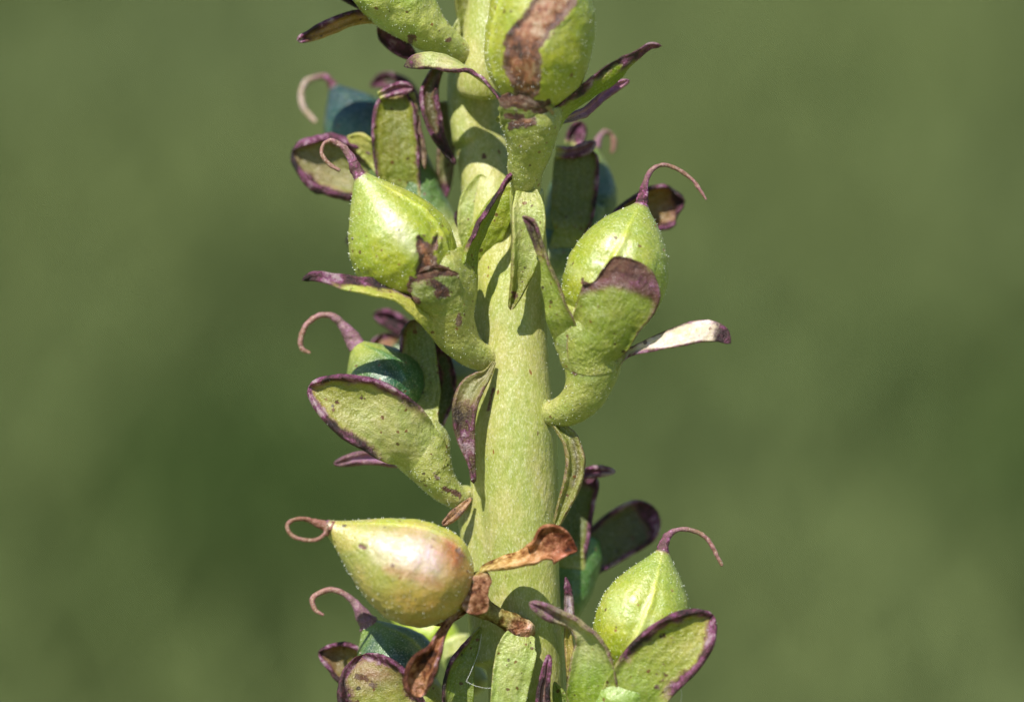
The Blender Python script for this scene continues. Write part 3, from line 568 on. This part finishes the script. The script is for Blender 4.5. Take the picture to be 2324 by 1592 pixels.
# ------------------------------------------------------------------ fruit E, ripe pod low on the left
cE = calyx('calyx', root, [(1196, 1428, -90, 24), (1178, 1424, -112, 29), (1160, 1414, -122, 24), (1135, 1400, -132, 19), (1108, 1385, -142, 22), (1084, 1368, -150, 30), (1066, 1345, -155, 42), (1050, 1325, -158, 44)], seed=16.0, lump=.22, tint=srgb(150, 146, 84), mat=M_DRY,
           stains=[[(1160, 1432, 5), (1168, 1446, 6)], [(1062, 1340, 20), (1078, 1375, 10)]], blush_or_glint=[([(1180, 1428, 24), (1190, 1432, 24)], srgb(216, 176, 150), 20, 1.0)], hair=0, label='withered brown stalk and cup')
capsule(cE, (1066, 1352, -158), (738, 1190, -185), 122, seams=(1.12, -2.0), tint=srgb(186, 160, 76), tint2=srgb(178, 176, 100), seed=17.0, bend=-8,
        prof=[(0, .0), (.02, .34), (.08, .64), (.18, .90), (.30, 1.0), (.42, .985), (.54, .88), (.66, .70), (.78, .48), (.89, .27), (.96, .15), (1, .11)], hair=260, label='ripe pod blushed tan and pink, the palest of the pods', seam_depth=1.3,
        stains=[[(818, 1238, 4), (828, 1240, 2)], [(1040, 1250, 4), (1046, 1262, 3)]],
        blush_or_glint=[([(800, 1225, 20), (860, 1300, 30), (900, 1350, 20)], srgb(170, 170, 88), 80, .8), ([(880, 1240, 20), (970, 1260, 45)], srgb(200, 182, 176), 80, .9), ([(1020, 1240, 18), (1045, 1300, 18)], srgb(196, 128, 66), 60, 1.0), ([(1022, 1240, 8), (1044, 1262, 12), (1034, 1280, 4)], srgb(150, 78, 36), 26, 1.0), ([(1010, 1360, 30), (960, 1385, 30), (900, 1350, 10)], srgb(196, 152, 66), 60, .8), ([(880, 1290, 5), (1000, 1325, 7)], srgb(180, 116, 88), 24, .8),
               ([(860, 1180, 4), (960, 1178, 6), (1040, 1215, 6), (1070, 1262, 4)], srgb(168, 196, 70), 26, .9)])
style(cE, [(752, 1200, -186, 19), (735, 1193, -187, 13), (712, 1184, -190, 9), (688, 1175, -196, 6), (664, 1179, -205, 5), (652, 1194, -212, 5), (660, 1212, -218, 5), (690, 1226, -222, 5), (722, 1222, -222, 5), (740, 1206, -220, 5), (742, 1190, -216, 4)], tint=srgb(130, 84, 70), tint2=srgb(140, 96, 84), base_pur=.5, seed=6)
blade('sepal', cE, [(1085, 1284, -178, 18, 0, -.7), (1094, 1305, -186, 22, 0, -.9), (1088, 1335, -192, 18, 0, -1.0), (1080, 1362, -196, 28, 0, -.9), (1076, 1392, -192, 30, 0, -.9)], tint=srgb(186,148,122), brn=0, rim=.05, rimamt=0, tip=1.3, tipamt=0, mat=M_DRY, seed=17.5, round_=.8, th=.08, label='crumpled brown dead sepal', wave=.12)
blade('sepal', cE, [(1078, 1296, -160, 6, 0, .2), (1112, 1282, -172, 26, -66, -.3), (1160, 1272, -180, 36, -68, -.3), (1205, 1262, -190, 30, -50, 0), (1222, 1248, -198, 26, 0, .6), (1243, 1236, -196, 47, -5, .6), (1272, 1236, -192, 38, -5, .5), (1310, 1248, -186, 3, 0, .4)], tint=srgb(206, 176, 112), tint_tip=srgb(190, 132, 106), brn=0, tipbrn=0, tip=.62, tipamt=0,
      rim=.03, rimamt=0, mat=M_DRY, seed=18.0, round_=.995, wave=.03, label='twisted dry tan sepal lying across the stem')
blade('sepal', cE, [(1048, 1368, -165, 5, 0, 0), (1022, 1405, -182, 8, 0, .4), (1000, 1440, -195, 12, 0, .5), (984, 1478, -202, 20, 0, .9), (962, 1508, -204, 40, 0, 1.3), (948, 1545, -200, 42, 0, 1.5), (955, 1578, -190, 28, 0, 1.3)], tint=srgb(192, 150, 116), brn=0, tip=1.3, tipamt=0, rim=.08, rimamt=.5, mat=M_DRY, seed=18.4, round_=.82, wave=.08, label='brown curled dead sepal hanging like a spoon')
blade('sepal', cE, [(1060, 1380, -120, 12, 0, 0), (1005, 1412, -110, 14, 60, .3), (945, 1412, -100, 10, 60, .3)], tint=srgb(70, 50, 40), brn=.7, mat=M_DRY, seed=18.8, tipamt=0, rimamt=0)
blade('bract', root, [(1196, 1436, -120, 22, 0, -.4), (1178, 1462, -138, 44, 0, -.5), (1166, 1510, -142, 46, 0, -.35), (1156, 1570, -140, 42, 0, -.3), (1148, 1640, -130, 36, 0, -.3), (1142, 1720, -118, 10, 0, -.2)], tint=srgb(188, 204, 128), rim=.04, rimamt=.3, tip=1.3, tipamt=0, seed=19.0, hair=60, edge_thick=2.2, label='pale lit bract hanging below the withered stalk')
blade('bract', root, [(1090, 1424, -70, 4, 0, .3), (1070, 1460, -82, 16, -10, .5), (1046, 1510, -90, 32, -10, .6), (1038, 1570, -90, 38, -10, .5), (1046, 1650, -80, 26, 0, .4)], tint=srgb(148, 166, 82), rim=.07, rimamt=.8, side=1, tip=1.3, tipamt=0, seed=19.3, hair=30)
blade('bract', root, [(1240, 1640, -120, 16, 0, .9), (1232, 1580, -128, 17, 0, 1.3), (1240, 1520, -130, 12, 0, 1.6), (1246, 1484, -126, 11, 0, 1.4)], tint=srgb(150, 120, 120), rim=.1, rimamt=.9, tip=.9, seed=19.6, label='rolled purple bract tip')
blade('bract', root, [(1290, 1680, -70, 20, 0, .3), (1276, 1600, -80, 20, 0, .4), (1258, 1545, -84, 8, 0, .4)], tint=srgb(150, 172, 90), rim=.03, rimamt=0, tip=1.3, tipamt=0, seed=19.9)

# ------------------------------------------------------------------ fruit F, bottom left
cF = calyx('calyx', root, [(1120, 1760, 0, 36), (1060, 1740, 0, 44), (1000, 1700, 0, 60), (950, 1640, 0, 84), (925, 1590, 5, 88), (915, 1560, 10, 80)], seed=20.0, hair=60)
capsule(cF, (950, 1590, 15), (832, 1408, 20), 98, seams=(.85, -2.2), seamcol=srgb(150, 170, 50), blush_or_glint=[([(850, 1450, 12), (830, 1500, 14)], srgb(30, 66, 70), 30, .8), ([(900, 1480, 8), (930, 1500, 8)], srgb(26, 56, 44), 26, .8)], tint=srgb(44, 98, 66), tint2=srgb(120, 150, 60), seed=21.0, hair=60, label='pod at the bottom, blue-green shade painted into its colour', nl=80, nr=80)  # teal stands for cool shade, yellow seam and tip for the lit edge
style(cF, [(838, 1420, 20, 27), (824, 1396, 18, 19), (808, 1372, 16, 13), (788, 1350, 14, 9), (758, 1338, 10, 7), (728, 1342, 6, 6.5), (709, 1360, 4, 6), (713, 1382, 2, 5.5), (733, 1393, 0, 4)], seed=7)
blade('sepal', cF, [(860, 1560, 50, 40, 0, .5), (812, 1520, 60, 52, 0, .9), (770, 1492, 62, 52, 0, 1.2), (722, 1478, 50, 40, 0, 1.4)], tint=srgb(150, 138, 56), tint_tip=srgb(140, 104, 70), rim=.13, rimamt=1.1, tip=.97, seed=21.3, round_=.6)
blade('sepal', cF, [(930, 1700, -90, 84, 0, -.2), (890, 1640, -112, 90, 0, .1), (858, 1580, -122, 92, 0, .4), (836, 1530, -118, 84, 0, .6), (822, 1488, -98, 62, 0, .8)], tint=srgb(168, 174, 92), rim=.28, rimamt=1.25, tip=.97, tipamt=.6, seed=21.6, blush_or_glint=[([(830, 1530, 30), (900, 1530, 15)], srgb(150, 96, 76), 60, .8)], round_=.62, hair=60, stains=[[(812, 1535, 4), (830, 1540, 4), (850, 1555, 2)], [(925, 1575, 2), (926, 1576, 2)]], label='front sepal with a rolled dark purple rim', edge_thick=5.2)
cX = calyx('calyx', root, [(1090, 1560, 160, 26), (1050, 1510, 190, 40), (1030, 1450, 200, 40)], seed=22.0, hair=0, tint=srgb(190, 204, 140), nl=40, nr=40)
capsule(cX, (1040, 1470, 200), (880, 1380, 260), 52, seams=(.5,), tint=srgb(170, 196, 60), seed=22.4, hair=0, nl=50, nr=50)

# ------------------------------------------------------------------ fruit G, bottom right
cG = calyx('calyx', root, [(1262, 1760, -30, 36), (1320, 1740, -60, 50), (1370, 1690, -80, 70), (1400, 1630, -95, 90), (1410, 1570, -100, 96), (1415, 1530, -100, 88)], seed=23.0, tint=srgb(140, 170, 76), lump=.1, hair=160)
capsule(cG, (1418, 1545, -100), (1506, 1248, -80), 110, seams=(-.05, 3.0), tint=srgb(158, 174, 46), tint2=srgb(150, 168, 80), seed=24.0, hair=260, bend=2, seam_depth=1.3,
        prof=[(0, .0), (.02, .30), (.08, .58), (.18, .84), (.32, .98), (.44, 1.0), (.58, .93), (.70, .77), (.82, .53), (.91, .31), (.97, .17), (1, .13)],
        blush_or_glint=[([(1400, 1360, 10), (1395, 1390, 10)], srgb(206, 218, 180), 50, .6), ([(1470, 1410, 8), (1440, 1470, 8)], srgb(206, 218, 180), 30, .5)])  # pale patches are highlights put into the pod colour
style(cG, [(1504, 1256, -80, 17), (1508, 1236, -80, 13), (1518, 1216, -78, 9), (1540, 1203, -70, 6), (1572, 1204, -62, 6), (1602, 1222, -58, 6), (1625, 1252, -56, 6), (1638, 1284, -55, 4)], base_pur=1.0, seed=8)
blade('sepal', cG, [(1350, 1700, -150, 60, 0, -.3), (1345, 1600, -172, 62, -5, -.1), (1345, 1510, -186, 52, -10, .2), (1340, 1445, -194, 34, -35, .5), (1300, 1405, -204, 20, -40, 1.0), (1250, 1386, -208, 22, -20, 1.2), (1200, 1366, -206, 8, 0, 1.1)], tint=srgb(150, 180, 56), rim=.06, rimamt=.5, tip=.82, tipamt=.6, seed=24.2, round_=.95, hair=30,
      tint_tip=srgb(226, 220, 200), label='left sepal bent over with a dark purple tip')
blade('sepal', cG, [(1400, 1670, -110, 60, 0, -.6), (1430, 1590, -185, 70, 0, -.4), (1478, 1520, -198, 76, 0, .1), (1535, 1465, -202, 76, 0, .5), (1582, 1425, -196, 70, 0, .8), (1616, 1396, -176, 44, 0, .9)], tint=srgb(168, 190, 92), tint_tip=srgb(168, 172, 66), rim=.23, rimamt=1.2, tip=1.0, tipamt=.5, start=.35, seed=24.6, round_=.66, hair=90, edge_thick=4.8,
      stains=[[(1500, 1440, 3), (1505, 1441, 3)], [(1597, 1445, 2), (1600, 1445, 2)], [(1490, 1560, 2), (1510, 1530, 3)]], label='broad right sepal with a dark rolled rim')
blade('sepal', cG, [(1300, 1620, -40, 16, 0, 0), (1300, 1540, -50, 14, 0, .3), (1290, 1450, -54, 10, 0, .3), (1288, 1390, -55, 6, 0, .3)], tint=srgb(190, 176, 90), rim=.04, rimamt=.3, brn=.15, tipamt=.2, seed=24.9)
blade('bract', root, [(1296, 1440, 0, 9, 0, .4), (1292, 1390, 0, 11, 0, .6), (1290, 1345, 0, 9, 0, .8), (1284, 1308, 0, 4, 0, .6)], tint=srgb(214, 196, 208), rim=.05, rimamt=.5, tip=.7, tipamt=1.0, seed=25.2, label='pale bract tip with a dark end')

# ------------------------------------------------------------------ fruit H, behind the stem on the right
cH = calyx('calyx', root, [(1230, 1420, 100, 30), (1270, 1390, 130, 40), (1295, 1330, 150, 52), (1305, 1270, 165, 60), (1312, 1220, 170, 54)], seed=26.0, tint=srgb(84, 130, 66), hair=0, nl=50, nr=50)  # dark green tint carries the shade behind the stem
blade('sepal', cH, [(1290, 1290, 110, 40, 0, .3), (1300, 1200, 120, 42, 0, .5), (1320, 1120, 130, 36, 0, .6), (1345, 1072, 128, 30, 0, .5)], tint=srgb(106, 120, 50), rim=.09, rimamt=1.2, side=1, tip=.9, seed=26.2, round_=.85)
blade('sepal', cH, [(1300, 1085, 105, 10, 0, .4), (1335, 1072, 100, 13, 0, .8), (1365, 1068, 98, 13, 0, 1.2), (1397, 1070, 96, 8, 0, 1.2)], tint=srgb(130, 70, 120), rim=.1, rimamt=.8, tip=.4, tipamt=.5, seed=26.4, label='folded purple sepal tip')
blade('sepal', cH, [(1300, 1300, 170, 34, 0, .2), (1350, 1255, 185, 48, 0, .3), (1400, 1215, 195, 56, 0, .4), (1450, 1185, 200, 56, 0, .5), (1494, 1160, 195, 40, 0, .5)], tint=srgb(112, 118, 52), tint_tip=srgb(90, 84, 44), rim=.10, rimamt=1.1, tip=.87, tipamt=1.1, seed=26.7, round_=.86, label='olive sepal with a black-purple end, behind')

# ------------------------------------------------------------------ fruit I, behind the stem, upper right
cI = calyx('calyx', root, [(1180, 600, 120, 30), (1230, 590, 160, 44), (1275, 560, 190, 60), (1300, 510, 205, 72), (1310, 460, 210, 70)], seed=27.0, tint=srgb(84, 122, 84), hair=0, nl=50, nr=50)  # shade put into the colour as a cool dark green
capsule(cI, (1305, 530, 230), (1348, 330, 260), 80, seams=(.3,), tint=srgb(54, 96, 76), tint2=srgb(110, 130, 60), seed=27.4, hair=0, nl=60, nr=60)  # teal tint paints the cool shade on this rear pod
style(cI, [(1350, 336, 265, 12), (1362, 312, 285, 8), (1376, 300, 300, 6), (1390, 306, 310, 6), (1394, 326, 312, 7), (1388, 345, 312, 5)], seed=9)
blade('sepal', cI, [(1290, 560, 110, 42, 0, .2), (1298, 490, 125, 50, 0, .3), (1306, 410, 130, 54, 0, .35), (1310, 330, 128, 50, 0, .3)], tint=srgb(124, 134, 66), rim=.08, rimamt=1.0, side=1, tip=.94, tipamt=.6, seed=27.7, round_=.86, label='upright olive sepal with folded purple top')
blade('sepal', cI, [(1262, 345, 112, 14, 0, .5), (1300, 346, 106, 14, 0, .8), (1330, 336, 104, 15, 0, .9), (1352, 322, 106, 10, 0, .9)], tint=srgb(150, 96, 120), rim=.1, rimamt=.7, tip=.7, tipamt=.4, seed=27.9)
blade('sepal', cI, [(1300, 330, 230, 20, 0, .4), (1310, 300, 230, 22, 0, .6), (1322, 276, 228, 14, 0, .6)], tint=srgb(60, 40, 50), rim=.3, rimamt=1.3, tip=.4, seed=28.1)

# ------------------------------------------------------------------ fruit J, behind on the left
cJ = calyx('calyx', root, [(1060, 570, 100, 30), (1020, 540, 120, 40), (970, 490, 140, 56), (930, 430, 155, 72), (905, 385, 165, 76), (890, 350, 170, 66)], seed=29.0, tint=srgb(92, 128, 76), hair=0, nl=60, nr=60)  # tint darkened to hold the shade at the back
capsule(cJ, (880, 400, 260), (756, 196, 330), 92, seams=(.3,), blush_or_glint=[([(800, 230, 10), (830, 260, 12)], srgb(22, 52, 74), 40, .8), ([(780, 300, 20), (830, 310, 10)], srgb(60, 112, 70), 40, .8)], tint=srgb(34, 84, 72), tint2=srgb(30, 66, 84), seed=29.3, hair=0, nl=60, nr=60, label='pod farthest back, coloured with painted blue-green shade')  # blue-green here is skylit shade put into the tint
style(cJ, [(762, 214, 328, 18), (752, 192, 330, 12), (738, 176, 332, 8), (716, 174, 334, 7), (696, 188, 336, 8), (686, 215, 338, 8), (692, 246, 338, 8), (716, 276, 338, 6)], base_pur=1.3, tint2=srgb(190, 166, 150), seed=10)
blade('sepal', cJ, [(915, 470, 100, 40, 0, -.2), (905, 400, 85, 50, 0, .1), (898, 330, 78, 54, 0, .35), (896, 265, 78, 52, 0, .6), (902, 205, 84, 42, 0, .8)], tint=srgb(150, 160, 60), rim=.09, rimamt=.8, tip=.98, tipamt=.6, seed=29.6, round_=.82, blush_or_glint=[([(895, 330, 15), (898, 280, 15)], srgb(120, 116, 30), 50, .6)], label='upright olive sepal with pink margin')
blade('sepal', cJ, [(862, 218, 62, 10, 0, .5), (890, 206, 56, 14, 0, .9), (915, 200, 54, 16, 0, 1.1), (938, 200, 58, 12, 0, 1.1)], tint=srgb(150, 86, 130), rim=.12, rimamt=.7, tip=.6, tipamt=.4, seed=29.8)
blade('sepal', cJ, [(935, 210, 80, 6, 0, .4), (944, 270, 80, 12, 30, .6), (958, 330, 84, 12, 30, .6), (965, 385, 88, 6, 0, .4)], tint=srgb(190, 160, 140), rim=.05, rimamt=.5, tip=.8, tipamt=.2, seed=30.0)
blade('sepal', cJ, [(900, 430, 130, 40, 0, .2), (840, 405, 140, 60, 0, .6), (780, 385, 146, 74, 0, .9), (720, 365, 144, 76, 0, 1.05), (662, 342, 128, 60, 0, 1.1)], tint=srgb(150, 146, 70), tint_tip=srgb(156, 144, 96), rim=.27, rimamt=1.2, tip=1.02, tipamt=.6, seed=30.3, round_=.66, edge_thick=5.2, label='cupped sepal with a thick dark purple rim')
blade('sepal', cJ, [(880, 390, 120, 22, 0, -.3), (850, 350, 110, 26, -30, -.4), (815, 320, 106, 22, -30, -.4), (790, 308, 110, 8, -20, -.2)], tint=srgb(204, 208, 120), rim=.03, rimamt=.1, tip=1.3, tipamt=0, seed=30.5)
blade('sepal', cJ, [(940, 260, 330, 30, 0, .3), (910, 205, 340, 30, 0, .5), (872, 184, 345, 20, 0, .5), (840, 196, 345, 10, 0, .5)], tint=srgb(60, 56, 34), rim=.2, rimamt=1, tip=.8, seed=30.7)
# tips of a fruit hidden behind B and D
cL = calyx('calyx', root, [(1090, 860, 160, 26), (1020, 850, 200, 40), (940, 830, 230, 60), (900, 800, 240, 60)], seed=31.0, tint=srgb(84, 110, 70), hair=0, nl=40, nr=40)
blade('sepal', cL, [(900, 830, 240, 40, 0, .5), (880, 790, 240, 44, 0, .8), (870, 756, 240, 36, 0, .8)], tint=srgb(170, 120, 80), rim=.12, rimamt=.6, brn=.2, seed=31.2, round_=.7)
blade('sepal', cL, [(960, 780, 250, 20, 0, .5), (910, 740, 260, 22, 0, .8), (880, 722, 262, 22, 0, .9), (848, 712, 262, 16, 0, .9)], tint=srgb(90, 30, 50), rim=.2, rimamt=1.0, tip=.4, tipamt=.9, seed=31.4)
blade('sepal', cJ, [(900, 560, 260, 20, 0, .5), (840, 550, 270, 22, 0, .8), (802, 545, 272, 22, 0, .9), (786, 545, 272, 14, 0, .9)], tint=srgb(150, 96, 90), rim=.2, rimamt=.7, tip=.8, seed=31.6)
blade('bract', root, [(1070, 540, 60, 14, 0, .4), (1050, 505, 56, 16, 0, .6), (1036, 478, 56, 10, 0, .6)], tint=srgb(130, 80, 110), rim=.12, rimamt=.8, tip=.6, seed=31.8)
blade('bract', root, [(1005, 230, 150, 14, 0, .2), (1014, 290, 160, 18, 0, .3), (1010, 380, 165, 20, 0, .3), (1005, 460, 165, 14, 0, .3)], tint=srgb(150, 150, 110), rim=.06, rimamt=.5, brn=.12, seed=32.0)

# ------------------------------------------------------------------ fruit K, top left
cK = calyx('calyx', root, [(1062, 130, 60, 24), (1030, 112, 30, 32), (990, 82, 5, 42), (950, 48, -10, 58), (915, 10, -20, 76), (885, -35, -25, 86), (870, -70, -25, 80)], seed=33.0, tint=srgb(172, 188, 100), lump=.12, hair=160, stains=[[(935, 85, 6), (930, 100, 4)], [(1020, 90, 1), (1015, 92, 1)]])
capsule(cK, (885, -30, -20), (780, -330, -40), 118, seams=(.5, -2), seed=34.0, hair=0, nl=60, nr=60)
blade('sepal', cK, [(900, 60, 10, 30, 0, -.3), (850, 40, 10, 17, 10, .4), (800, 45, 12, 18, 10, .9), (745, 66, 12, 20, 10, 1.1), (705, 84, 10, 14, 10, 1.1), (674, 92, 8, 8, 0, 1.0)], tint=srgb(196, 150, 60), rim=.14, rimamt=.75, side=1, tip=.92, seed=34.2, round_=.95, label='pink sepal with an orange underside')
blade('sepal', cK, [(850, 50, 70, 18, 0, 0), (880, 85, 66, 20, 0, .3), (915, 112, 64, 20, 0, .4), (950, 136, 64, 8, 0, .4)], tint=srgb(120, 60, 110), rim=.2, rimamt=.8, tip=.3, tipamt=.6, seed=34.5)
blade('sepal', cK, [(880, 30, 40, 20, 0, 0), (830, 10, 36, 18, 0, .4), (780, -12, 36, 14, 0, .5), (730, -30, 36, 6, 0, .5)], tint=srgb(120, 70, 100), rim=.2, rimamt=.9, tip=.3, tipamt=.7, seed=34.8)
blade('sepal', cK, [(870, -60, -60, 50, 0, 0), (780, -115, -80, 90, 0, .2), (690, -130, -90, 96, 0, .3), (590, -140, -90, 60, 0, .3)], tint=G_LEAF, rim=.15, seed=34.9)  # out-of-frame sepal, added to throw shade on the back left pod
blade('sepal', cK, [(920, 20, 110, 30, 0, .2), (960, -40, 110, 40, 0, .4), (970, -110, 110, 30, 0, .4)], tint=srgb(60, 60, 20), rim=.1, rimamt=.3, seed=35.0)

# ------------------------------------------------------------------ spider threads
def thread(pts, r, label):
    rows = [(x, y, d, r) for x, y, d in pts]
    V, F, uu, c = tube_mesh(rows, max(8, len(rows) * 6), 6, 0.0)
    o = make('spider_thread', V, F, M_SILK, None, tint=(.8, .8, .8)); o['label'] = label; o['category'] = 'spider thread'; o['group'] = 'stray threads of spider silk'
thread([(1093, 1438, -95), (1086, 1478, -112), (1070, 1520, -128), (1058, 1545, -140)], .16, 'silk thread spanning down the bract below the ripe pod')
thread([(1058, 1545, -140), (1076, 1554, -143), (1100, 1560, -143), (1118, 1560, -142)], .16, 'short silk thread running sideways to the pale hanging bract')
thread([(1545, 1592, -196), (1547, 1570, -200), (1541, 1545, -200), (1540, 1520, -200)], .45, 'wisp of silk at the lower edge of the bottom right sepal')

# ------------------------------------------------------------------ the slope behind: ground and blurred meadow
def ground_z(x, y):
    base = -80.0 if y < 100 else -80.0 + 0.30 * (y - 100) - 14 * math.exp(-(y - 100) / 60) + 14
    return base + 5 * mnoise.noise(Vector((x / 120, y / 120, 3))) * min(1, max(0, (abs(y) - 20) / 150)) 
def build_ground():
    xs = np.linspace(-6000, 6000, 160); xs = np.sign(xs) * (np.abs(xs) / 6000) ** 2.2 * 6000
    ys = np.concatenate([np.linspace(-1500, -100, 12), np.linspace(-60, 1200, 110), np.linspace(1300, 9000, 30)])
    V = [(x, y, ground_z(x, y)) for y in ys for x in xs]; n, m = len(ys), len(xs)
    F = grid_faces(n, m, False)
    me = bpy.data.meshes.new('ground'); me.from_pydata(V, [], F); me.polygons.foreach_set('use_smooth', [True] * len(F))
    mt = bpy.data.materials.new('meadow_ground'); mt.use_nodes = True; nt = mt.node_tree; b = nt.nodes['Principled BSDF']
    tc = nt.nodes.new('ShaderNodeTexCoord'); nz = nt.nodes.new('ShaderNodeTexNoise'); nz.inputs['Scale'].default_value = 0.02; nz.inputs['Detail'].default_value = 8
    nt.links.new(tc.outputs['Object'], nz.inputs['Vector']); cr = nt.nodes.new('ShaderNodeValToRGB'); nt.links.new(nz.outputs[0], cr.inputs[0])
    cr.color_ramp.elements[0].position = .35; cr.color_ramp.elements[0].color = (.08, .12, .035, 1); cr.color_ramp.elements[1].position = .68; cr.color_ramp.elements[1].color = (.2, .22, .08, 1)
    nt.links.new(cr.outputs[0], b.inputs['Base Color']); b.inputs['Roughness'].default_value = .9; b.inputs['Specular IOR Level'].default_value = .2
    me.materials.append(mt); o = bpy.data.objects.new('ground', me); COL.objects.link(o); o['kind'] = 'structure'
build_ground()

# patches of darker herbs in the turf: screen-independent, given on the ground as (x, y, radius x, radius y)
PATCH_DARK = [(-25, 246, 14, 36, 1.0), (-10, 242, 12, 30, 1.0), (-28, 212, 12, 16, .35), (-22, 292, 14, 30, .45), (-12, 292, 12, 34, .5), (46, 246, 14, 26, 1.1), (36, 272, 14, 24, .6), (4, 262, 14, 50, .4), (22, 274, 16, 30, .35), (42, 390, 10, 40, .25)]
def patch(x, y):
    v = 0
    for a, b, rx, ry, w in PATCH_DARK: v = max(v, min(1, w) * math.exp(-(((x - a) / rx) ** 2 + ((y - b) / ry) ** 2)))
    return v
def build_grass(n=42000):
    r = np.random.RandomState(5)
    V = np.zeros((n * 5, 3)); F = []; T = np.zeros((n * 5, 4)); T[:, 3] = 1
    ys = 150 + 800 * r.rand(n) ** 1.25
    for i in range(n):
        y = ys[i]; x = (r.rand() - .5) * 2 * ((y + 90) * .19 + 40)
        z = ground_z(x, y); h = r.uniform(9, 22); a = r.rand() * 6.283; w = r.uniform(.5, 1.1); lean = r.uniform(.2, .9) * h; la = r.rand() * 6.283
        dx, dy = math.cos(a) * w, math.sin(a) * w; lx, ly = math.cos(la) * lean, math.sin(la) * lean
        k = i * 5
        V[k] = (x - dx, y - dy, z - 1); V[k+1] = (x + dx, y + dy, z - 1)
        V[k+2] = (x - dx*.8 + lx*.35, y - dy*.8 + ly*.35, z + h*.6); V[k+3] = (x + dx*.8 + lx*.35, y + dy*.8 + ly*.35, z + h*.6)
        V[k+4] = (x + lx, y + ly, z + h)
        F.append((k, k+1, k+3, k+2)); F.append((k+2, k+3, k+4))
        p = patch(x, y); m = .5 + .5 * mnoise.noise(Vector((x / 70, y / 110, 1.3)))
        light = np.array([.27, .33, .147]) * (.8 + .4 * r.rand()); olive = np.array([.205, .255, .08]); dark = np.array([.075, .13, .03])
        c = light * m + olive * (1 - m); c = c * (1 - p) + dark * p
        T[k:k+5, :3] = c
    me = bpy.data.meshes.new('grass'); me.from_pydata(V.tolist(), [], F)
    at = me.attributes.new('tint', 'FLOAT_COLOR', 'POINT'); at.data.foreach_set('color', T.ravel())
    mt = bpy.data.materials.new('grass_blade'); mt.use_nodes = True; nt = mt.node_tree; b = nt.nodes['Principled BSDF']
    an = nt.nodes.new('ShaderNodeAttribute'); an.attribute_name = 'tint'; nt.links.new(an.outputs['Color'], b.inputs['Base Color']); b.inputs['Roughness'].default_value = .75; b.inputs['Specular IOR Level'].default_value = .15
    tr = nt.nodes.new('ShaderNodeBsdfTranslucent'); nt.links.new(an.outputs['Color'], tr.inputs['Color']); ms = nt.nodes.new('ShaderNodeMixShader'); ms.inputs[0].default_value = .35
    nt.links.new(b.outputs[0], ms.inputs[1]); nt.links.new(tr.outputs[0], ms.inputs[2]); nt.links.new(ms.outputs[0], nt.nodes['Material Output'].inputs[0])
    me.materials.append(mt); o = bpy.data.objects.new('grass', me); COL.objects.link(o); o['kind'] = 'stuff'; o['label'] = 'soft green and olive meadow grass far out of focus behind the stalk'; o['category'] = 'grass'
build_grass()
